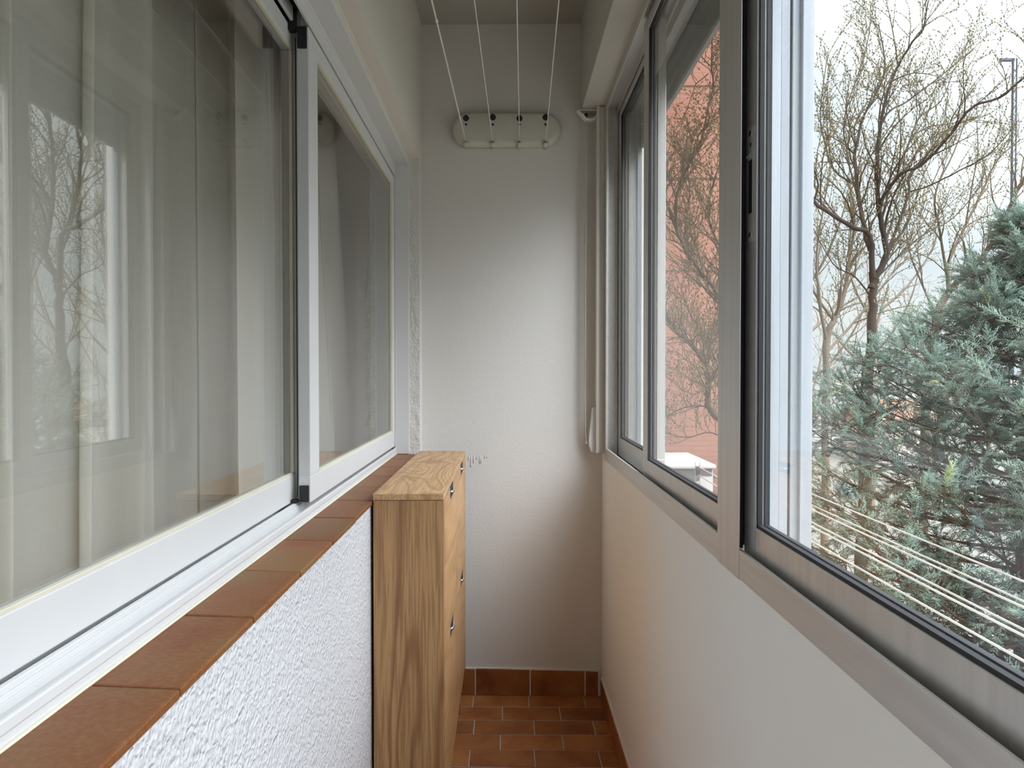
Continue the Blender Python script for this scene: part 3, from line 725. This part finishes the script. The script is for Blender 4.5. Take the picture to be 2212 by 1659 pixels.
# ---- trees
class Tree:
    def __init__(s, seed): s.V = []; s.F = []; s.T = []; s.BV = []; s.BF = []; s.BT = []; s.r = random.Random(seed)
    def seg(s, pts, rs, n, tone):
        base = len(s.V); up = None; m = len(pts)
        for i, p in enumerate(pts):
            d = (pts[min(i+1, m-1)] - pts[max(i-1, 0)])
            if d.length < 1e-6: d = Vector((0, 0, 1))
            d.normalize()
            if up is None or abs(up.dot(d)) > .95: up = Vector((1, 0, 0)) if abs(d.x) < .8 else Vector((0, 1, 0))
            u = d.cross(up).normalized(); v = u.cross(d); up = v
            for k in range(n):
                a_ = 2*PI*k/n; s.V.append(tuple(p + (u*math.cos(a_) + v*math.sin(a_))*rs[i])); s.T.append(tone)
        for i in range(m-1):
            for k in range(n):
                a0 = base+i*n+k; a1 = base+i*n+(k+1) % n
                s.F.append((a0, a1, a1+n, a0+n))
    def bud(s, p, r, tone):
        b = len(s.BV)
        for d in ((1, 0, 0), (-1, 0, 0), (0, 1, 0), (0, -1, 0), (0, 0, 1.5), (0, 0, -1.2)):
            s.BV.append((p.x+d[0]*r, p.y+d[1]*r, p.z+d[2]*r)); s.BT.append(tone)
        for f in ((0, 2, 4), (2, 1, 4), (1, 3, 4), (3, 0, 4), (2, 0, 5), (1, 2, 5), (3, 1, 5), (0, 3, 5)): s.BF.append(tuple(b+q for q in f))
    def spline(s, pts, sub=4):
        out = []
        P = [pts[0]] + pts + [pts[-1]]
        for i in range(1, len(P)-2):
            for k in range(sub):
                t = k/sub; a_, b_, c_, d_ = P[i-1], P[i], P[i+1], P[i+2]
                out.append(.5*((2*b_) + (c_-a_)*t + (2*a_-5*b_+4*c_-d_)*t*t + (-a_+3*b_-3*c_+d_)*t*t*t))
        out.append(pts[-1]); return out
    rk = 1.0
    def limb(s, pts, r0, r1, tone, n=7):
        r0 *= s.rk; r1 *= s.rk**.5
        q = s.spline(pts); m = len(q)
        rs = [r0 + (r1-r0)*(i/(m-1))**.8 for i in range(m)]
        q = [p + Vector([s.r.uniform(-1, 1)*rs[i]*.35 for _ in range(3)]) for i, p in enumerate(q)]
        s.seg(q, rs, n, tone); return q, rs
    def sprout(s, q, rs, spacing, length, depth, tone, up=.55, spread=.8, buds=1.0, start=0.12, bud_r=.011, end_r=.0018):
        tot = sum((b-a_).length for a_, b in zip(q, q[1:])); n = max(1, int(tot/spacing))
        for k in range(n):
            f = start + (1-start)*(k + s.r.random())/n
            x = f*(len(q)-1); i = min(int(x), len(q)-2); p = q[i].lerp(q[i+1], x-i); r = rs[i]
            d = (q[i+1]-q[i]).normalized()
            side = Vector([s.r.gauss(0, 1) for _ in range(3)]); side = (side - d*side.dot(d)).normalized()
            dirv = (d*s.r.uniform(.3, .9) + side*spread + Vector((0, 0, up))).normalized()
            ln = length*s.r.uniform(.45, 1.15)*(1.1-.45*f)
            m = 5 if depth > 0 else 4
            pts = [p]; cur = p.copy(); bend = Vector([s.r.gauss(0, .13) for _ in range(3)]) + Vector((0, 0, .06))
            for j in range(m):
                dirv = (dirv + bend + Vector([s.r.gauss(0, .10) for _ in range(3)])).normalized()
                cur = cur + dirv*(ln/m); pts.append(cur.copy())
            rr0 = min(r*.6, .006 + .012*ln*ln) if depth > 0 else min(r*.7, .0042)
            rr = [max(end_r, rr0*(1-.8*j/m)) for j in range(m+1)]
            s.seg(pts, rr, 4 if depth > 0 else 3, tone)
            if depth > 0: s.sprout(pts, rr, spacing*.62, length*.52, depth-1, tone, up, spread, buds, .1, bud_r, end_r)
            if buds > 0:
                nb = int(ln/.045*buds)
                for b in range(nb):
                    xx = (b+.5+s.r.random()*.5)/nb*(m-.01); j = min(int(xx), m-1)
                    if depth > 0 and xx < m*.5: continue
                    pp = pts[j].lerp(pts[j+1], min(1, xx-j)); s.bud(pp + Vector([s.r.uniform(-.5, .5)*bud_r for _ in range(3)]), bud_r*s.r.uniform(.5, 1.0), s.r.random())
    def build(s, label, group=None, loc=(0, 0, 0)):
        t = thing('bare_tree', label, 'tree', group, loc)
        l = Vector(loc)
        raw_mesh('trunk', [(x-l.x, y-l.y, z-l.z) for x, y, z in s.V], s.F, MAT['bark'], t, s.T, True)
        if s.BV: raw_mesh('twig_buds', [(x-l.x, y-l.y, z-l.z) for x, y, z in s.BV], s.BF, MAT['bud'], t, s.BT)['kind'] = 'stuff'
        return t
R_cam = cam.rotation_euler.to_matrix()
def at(px, py, Y):
    d = R_cam @ Vector(((px-1106)/F_PX, -(py-829.5)/F_PX, -1.0))
    return EYE + d*(Y/d.y)
def skel(rows):
    return [at(x, y, Y) for x, y, Y in rows]
# main tree: limbs at their own depths around a trunk 9 m away
T1 = Tree(11); T1.rk = .62
trunk_base = at(1872, 900, 9.0); tb = Vector((trunk_base.x-.05, 9.0, ZG))
q0 = T1.limb([tb, Vector((tb.x+.03, 9.0, ZG+2.4))] + skel([(1872, 860, 9), (1880, 760, 9), (1886, 660, 9), (1885, 590, 9)]), .16, .05, .12, 10)
limbs = [
 ([(1885, 600, 9), (1883, 530, 8.95), (1869, 501, 8.9), (1835, 487, 8.7), (1795, 462, 8.5), (1758, 436, 8.3), (1735, 415, 8.2)], .060, .022, .05),
 ([(1758, 436, 8.3), (1767, 400, 8.25), (1760, 372, 8.2), (1745, 340, 8.1)], .022, .008, .05),
 ([(1880, 540, 9), (1869, 501, 9.1), (1857, 434, 9.3), (1847, 347, 9.5), (1852, 308, 9.5), (1864, 255, 9.6), (1893, 202, 9.7), (1912, 145, 9.7), (1898, 53, 9.8)], .055, .008, .10),
 ([(1885, 620, 9), (1893, 600, 9), (1914, 545, 9), (1907, 497, 8.95), (1899, 453, 8.9), (1895, 386, 8.8), (1897, 308, 8.8), (1907, 241, 8.7), (1931, 159, 8.7), (1970, 92, 8.6), (1994, 63, 8.6), (2005, 2, 8.6)], .075, .008, .0),
 ([(1899, 453, 8.9), (1912, 419, 8.8), (1946, 376, 8.6), (1989, 357, 8.5), (2047, 299, 8.3), (2100, 231, 8.1), (2158, 212, 8.0), (2211, 169, 7.9), (2260, 140, 7.8)], .040, .012, .1),
 ([(1914, 545, 9), (1941, 482, 9.2), (1963, 415, 9.3), (1965, 376, 9.4), (1999, 337, 9.5), (2047, 280, 9.7), (2115, 250, 9.9)], .035, .010, .05),
 ([(1907, 260, 8.75), (1925, 238, 8.8), (1970, 212, 9), (2047, 152, 9.2), (2105, 104, 9.3)], .022, .007, .15),
 ([(1941, 366, 8.7), (1970, 289, 8.9), (1989, 251, 9), (2033, 217, 9.1), (2060, 150, 9.2)], .020, .006, .2),
 ([(1847, 400, 9.4), (1801, 366, 9.5), (1780, 300, 9.6), (1772, 240, 9.6), (1789, 111, 9.7)], .022, .006, .3),
 ([(1855, 440, 9.3), (1830, 330, 9.5), (1825, 250, 9.6), (1870, 110, 9.8), (1882, 30, 9.9)], .020, .006, .3),
 ([(1963, 415, 9.3), (2010, 400, 9.2), (2070, 370, 9), (2140, 330, 8.8), (2200, 260, 8.7)], .020, .006, .2),
 ([(1893, 600, 9), (1935, 560, 9.2), (1990, 510, 9.4), (2060, 470, 9.6), (2120, 400, 9.7)], .022, .006, .25),
 ([(1885, 650, 9), (1850, 600, 9.3), (1800, 570, 9.5), (1750, 480, 9.6)], .022, .006, .3),
]
for rows, r0, r1, tone in limbs:
    q, rs = T1.limb(skel(rows), r0, r1, tone)
    T1.sprout(q, rs, .15, 1.0, 1, .1+.45*random.random(), up=.7, bud_r=.011)
T1.build('tall bare tree with dark forking trunk right of the near window post', 'bare trees outside', (tb.x, 9.0, ZG))
# right bare tree, paler
T2 = Tree(23); T2.rk = .5
b0 = at(2030, 760, 12.5)
q0 = T2.limb([Vector((b0.x-.3, 12.5, ZG))] + skel([(2000, 900, 12.5), (2020, 700, 12.5), (2047, 632, 12.5), (2080, 600, 12.3), (2130, 545, 12), (2170, 470, 11.8), (2206, 395, 11.6), (2260, 320, 11.4)]), .17, .03, .6, 9)
T2.sprout(*q0, .32, 1.2, 1, .7, start=.45, bud_r=.013)
for rows, r0, r1 in (([(2050, 625, 12.5), (2047, 570, 12.6), (2086, 487, 12.8), (2124, 410, 13), (2153, 347, 13), (2205, 300, 13)], .07, .012),
                     ([(2047, 600, 12.5), (2030, 500, 12.3), (2020, 420, 12), (2060, 330, 12), (2090, 250, 12)], .05, .01),
                     ([(2086, 487, 12.8), (2100, 400, 12.6), (2112, 330, 12.5), (2110, 260, 12.4)], .03, .008),
                     ([(2030, 700, 12.5), (1970, 560, 12.8), (1960, 480, 13), (1990, 400, 13)], .04, .008)):
    q, rs = T2.limb(skel(rows), r0, r1, .65); T2.sprout(q, rs, .24, 1.15, 1, .6, up=.7, bud_r=.013)
T2.build('paler bare tree behind the blue-green cypress at right', 'bare trees outside', (b0.x-.3, 12.5, ZG))
# left paler tree
T3 = Tree(31); T3.rk = .5
b0 = at(1790, 760, 13)
q0 = T3.limb([Vector((b0.x, 13, ZG))] + skel([(1782, 900, 13), (1786, 740, 13), (1800, 690, 13), (1822, 640, 13), (1838, 540, 13), (1846, 460, 13), (1830, 380, 13)]), .16, .02, .85, 9)
T3.sprout(*q0, .30, 1.2, 1, .85, start=.4, bud_r=.013)
for rows, r0, r1 in (([(1786, 740, 13), (1770, 650, 12.8), (1765, 540, 12.6), (1780, 440, 12.5), (1800, 330, 12.5)], .07, .012),
                     ([(1800, 690, 13), (1740, 600, 13), (1700, 480, 13), (1690, 350, 13)], .06, .01),
                     ([(1786, 760, 13), (1850, 690, 13.4), (1920, 600, 13.6), (1960, 540, 14), (2010, 450, 14)], .06, .01)):
    q, rs = T3.limb(skel(rows), r0, r1, .85); T3.sprout(q, rs, .26, 1.15, 1, .8, up=.6, bud_r=.013)
T3.build('pale brown bare tree farther back, left of the dark trunk', 'bare trees outside', (b0.x, 13, ZG))
# tree in front of the pink wall
T4 = Tree(41); T4.rk = .45
bx = at(1625, 1000, 5.7)
q0 = T4.limb([Vector((bx.x, 5.7, ZG)), Vector((bx.x-.02, 5.7, 0.2))] + skel([(1600, 960, 5.7), (1562, 915, 5.7), (1530, 874, 5.65), (1530, 804, 5.6), (1504, 757, 5.6), (1465, 717, 5.55), (1434, 678, 5.5), (1415, 640, 5.4)]), .075, .018, .35, 8)
T4.sprout(*q0, .10, .42, 1, .5, start=.45, bud_r=.0075, end_r=.0014)
for rows, r0, r1 in (([(1600, 800, 5.7), (1557, 651, 5.7), (1520, 596, 5.7), (1490, 557, 5.7), (1465, 506, 5.7), (1440, 438, 5.7), (1420, 400, 5.7)], .042, .014),
                     ([(1462, 500, 5.7), (1461, 434, 5.6), (1476, 380, 5.6), (1498, 340, 5.5), (1516, 297, 5.5), (1530, 235, 5.5), (1541, 181, 5.5), (1537, 145, 5.5), (1538, 90, 5.5)], .026, .008),
                     ([(1537, 145, 5.5), (1515, 122, 5.4), (1500, 100, 5.4)], .009, .004), ([(1537, 145, 5.5), (1552, 120, 5.5), (1570, 80, 5.6)], .009, .004),
                     ([(1530, 160, 5.5), (1505, 180, 5.5), (1500, 190, 5.5), (1482, 240, 5.5), (1455, 290, 5.5), (1440, 340, 5.5)], .010, .004),
                     ([(1530, 804, 5.6), (1520, 749, 5.8), (1545, 700, 5.9), (1560, 680, 5.9), (1600, 610, 6)], .022, .010),
                     ([(1590, 700, 5.8), (1580, 600, 5.9), (1530, 470, 6.0), (1540, 400, 6.1), (1560, 330, 6.1), (1555, 250, 6.1)], .026, .006),
                     ([(1562, 915, 5.7), (1530, 880, 5.9), (1480, 880, 6.0), (1440, 900, 6.1)], .016, .006),
                     ([(1600, 975, 5.7), (1540, 935, 5.9), (1480, 945, 6.0), (1425, 930, 6.1)], .014, .005),
                     ([(1610, 930, 5.7), (1560, 860, 6.0), (1550, 790, 6.2), (1500, 700, 6.3), (1470, 620, 6.3)], .018, .006),
                     ([(1530, 840, 5.6), (1490, 850, 5.5), (1450, 820, 5.4)], .012, .005),
                     ([(1490, 557, 5.7), (1480, 480, 5.9), (1490, 420, 6), (1480, 330, 6)], .014, .005)):
    q, rs = T4.limb(skel(rows), r0, r1, .3); T4.sprout(q, rs, .055, .50, 1, .5, up=.65, bud_r=.0085, end_r=.0011)
T4.build('budding bare tree growing in front of the pink brick building', 'bare trees outside', (bx.x, 5.7, ZG))
# distant bare trees closing the horizon
far_lab = ['hazy bare tree far off at the left edge of the near pane', 'hazy distant bare tree behind the dark forking trunk', 'hazy distant bare tree seen above the cypress', 'hazy distant bare tree at the right edge of the view']
for k, (fx, fy) in enumerate(((9.0, 22), (13.5, 27), (20.0, 34), (26.5, 40))):
    T = Tree(60+k); base = Vector((fx, fy, ZG)); rn = T.r
    q, rs = T.limb([base, base+Vector((.1, 0, 2.5)), base+Vector((rn.uniform(-.4, .4), 0, 4.4)), base+Vector((rn.uniform(-.8, .8), 0, 6.6)), base+Vector((rn.uniform(-1, 1), 0, 8.6))], .17, .03, .95, 7)
    for j in range(11):
        f = .3+.06*j; p = q[int(f*(len(q)-1))]; a_ = j*2.4+k
        d = Vector((math.cos(a_), math.sin(a_)*.7, 0))
        q2, r2 = T.limb([p, p+d*.9+Vector((0, 0, .8)), p+d*1.7+Vector((0, 0, 2.0)), p+d*2.1+Vector((0, 0, 3.2))], .06, .012, .95, 5)
        T.sprout(q2, r2, .38, 1.3, 1, .95, up=.5, buds=0, end_r=.006)
    T.build(far_lab[k], 'distant bare trees', tuple(base))
# ---- cypress
def cypress(cxy, label, seed, apex, prof, nbr, spray_n, loc_z=ZG):
    rn = random.Random(seed); nr = np.random.RandomState(seed)
    t = thing('cypress_tree', label, 'tree', None, (cxy[0], cxy[1], loc_z))
    C = Tree(seed); base = Vector((cxy[0], cxy[1], loc_z))
    q, rs = C.limb([base, Vector((cxy[0]+.05, cxy[1], -1.5)), Vector((cxy[0]-.05, cxy[1]+.03, .8)), Vector((cxy[0], cxy[1], apex))], .16, .012, .5, 10)
    anchors = []
    for k in range(nbr):
        z = -2.6 + (apex-.15+2.6)*(k+rn.random())/nbr
        rad = prof(z)*rn.uniform(.70, 1.1); a_ = rn.uniform(0, 2*PI)
        p0 = Vector((cxy[0], cxy[1], z - .28*rad)); d = Vector((math.cos(a_), math.sin(a_), 0))
        p1 = p0 + d*rad*.5 + Vector((0, 0, .06*rad)); p2 = p0 + d*rad + Vector((0, 0, rn.uniform(.15, .42)*rad))
        qq, r2 = C.limb([p0, p1, p2], .006+.009*rad, .0025, .5, 5)
        L_ = len(qq)
        for j in range(L_):
            f = j/(L_-1)
            if f < .22: continue
            for m in range(int(4 + 6*f)):
                sd_ = Vector([rn.gauss(0, 1) for _ in range(3)]).normalized()
                dirv = (d*rn.uniform(.3, 1.0) + sd_*.85 + Vector((0, 0, .35))).normalized()
                bl = rn.uniform(.05, .26)*(.5+.5*rad)
                pe = qq[j] + dirv*bl
                if m % 2 == 0: C.seg([qq[j], qq[j].lerp(pe, .5)+Vector((0, 0, .01)), pe], [.0035, .0025, .0012], 3, .5)
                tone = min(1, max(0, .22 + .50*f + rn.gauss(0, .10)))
                if qq[j].x > cxy[0]+.9 and rn.random() < .75: continue
                for h in (.45, .8, 1.0): anchors.append((qq[j].lerp(pe, h), dirv, tone, rn.uniform(.75, 1.25)))
    raw_mesh('trunk', [(x-base.x, y-base.y, z-base.z) for x, y, z in C.V], C.F, MAT['cbark'], t, None, True)
    # spray prototypes: feathery fans of short scale-leaf twiglets
    protos = []
    for v in range(5):
        V = []; F = []
        def sliver(p, d, ln, w):
            d = d.normalized(); u = d.cross(Vector((nr.randn(), nr.randn(), nr.randn()))).normalized(); w2 = d.cross(u)
            b = len(V)
            V.extend([p + u*w*.6, p - u*w*.3 + w2*w*.5, p - u*w*.3 - w2*w*.5, p + d*ln])
            F.extend([(b, b+1, b+3), (b+1, b+2, b+3), (b+2, b, b+3)])
        ax = Vector((1, 0, 0)); flat = Vector((0, 1, 0))
        for i in range(9):
            p = ax*(.115*i/8) + Vector((0, 0, .010*math.sin(i*.6)))
            for sgn in (-1, 1):
                dd = (ax*.9 + flat*sgn*.8 + Vector((0, 0, nr.uniform(-.45, .45)))).normalized(); ln = .050*(1-.55*i/8)*nr.uniform(.7, 1.2)
                sliver(p, dd, ln, .0042)
                for w_ in (.5,):
                    sliver(p+dd*ln*w_, (dd + flat*nr.uniform(-.9, .9) + Vector((0, 0, nr.uniform(-.6, .6)))).normalized(), ln*.6, .0040)
        sliver(Vector((0, 0, 0)), ax, .13, .0036)
        protos.append((np.array([tuple(v_) for v_ in V]), np.array(F)))
    rn.shuffle(anchors); anchors = anchors[:spray_n]
    VV = []; FF = []; TT = []; off = 0
    for (p, d, tone, s_) in anchors:
        PV, PF = protos[rn.randrange(5)]
        z_ = Vector((rn.gauss(0, .5), rn.gauss(0, .5), 1)); x_ = d.normalized(); y_ = z_.cross(x_).normalized(); z_ = x_.cross(y_)
        Rm = np.array([tuple(x_), tuple(y_), tuple(z_)])*s_
        VV.append(PV @ Rm + np.array(tuple(p - base))); FF.append(PF + off); TT.append(np.full(len(PV), tone, dtype=np.float32)); off += len(PV)
    VV = np.concatenate(VV); FF = np.concatenate(FF); TT = np.concatenate(TT)
    me = bpy.data.meshes.new('foliage'); me.vertices.add(len(VV)); me.vertices.foreach_set('co', VV.astype(np.float32).ravel())
    me.loops.add(FF.size); me.loops.foreach_set('vertex_index', FF.astype(np.int32).ravel())
    me.polygons.add(len(FF)); me.polygons.foreach_set('loop_start', np.arange(0, FF.size, 3, dtype=np.int32))
    me.update(calc_edges=True)
    a_ = me.attributes.new('tone', 'FLOAT', 'POINT'); a_.data.foreach_set('value', TT)
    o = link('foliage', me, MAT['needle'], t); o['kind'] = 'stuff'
    return t
def prof1(z):
    pts = [(-2.7, 1.55), (-1.5, 1.75), (0, 1.8), (.9, 1.6), (1.2, 1.25), (1.5, .85), (1.8, .45), (2.1, .22), (2.5, .05)]
    for (a0, r0), (a1, r1) in zip(pts, pts[1:]):
        if z <= a1: return r0 + (r1-r0)*max(0, (z-a0))/(a1-a0)
    return .05
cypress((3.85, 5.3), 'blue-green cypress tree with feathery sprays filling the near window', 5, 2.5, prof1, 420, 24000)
# ---- mast
ms = thing('mast', 'slender grey metal mast with a short top arm on the horizon', 'mast', loc=(20.75, 30, ZG))
mb = MB()
for dx, dy in ((-.07, -.07), (.07, -.07), (0, .08)): mb.tube([(dx, dy, 0), (dx, dy, 18.2)], .028, 6)
z = .5
while z < 17.9:
    mb.tube([(-.07, -.07, z), (.07, -.07, z+.3)], .012, 4); mb.tube([(.07, -.07, z+.3), (0, .08, z+.6)], .012, 4); z += .6
mb.build('lattice', MAT['mast'], ms)
mb = MB(); mb.box(-.58, .02, -.06, .06, 18.1, 18.22, .02); mb.build('arm', MAT['mast'], ms)
# ---- low houses on the horizon
for k, (x, y, w, d, h, lab) in enumerate(((15, 44, 3.5, 5, 2.7, 'low house with orange roof seen through the cypress, left one'), (24, 46, 3.5, 5, 2.6, 'low house with orange roof seen through the cypress, right one'))):
    hs = thing('house', lab, 'house', 'low houses beyond the trees', (x, y, ZG))
    mb = MB(); mb.box(-w/2, w/2, -d/2, d/2, 0, h); mb.build('wall', MAT['far_wall'], hs)
    mb = MB(); mb.prism([(-d/2-.3, h), (0, h+1.1), (d/2+.3, h)], 0, -w/2-.2, w/2+.2); mb.build('roof', MAT['far_roof'], hs)
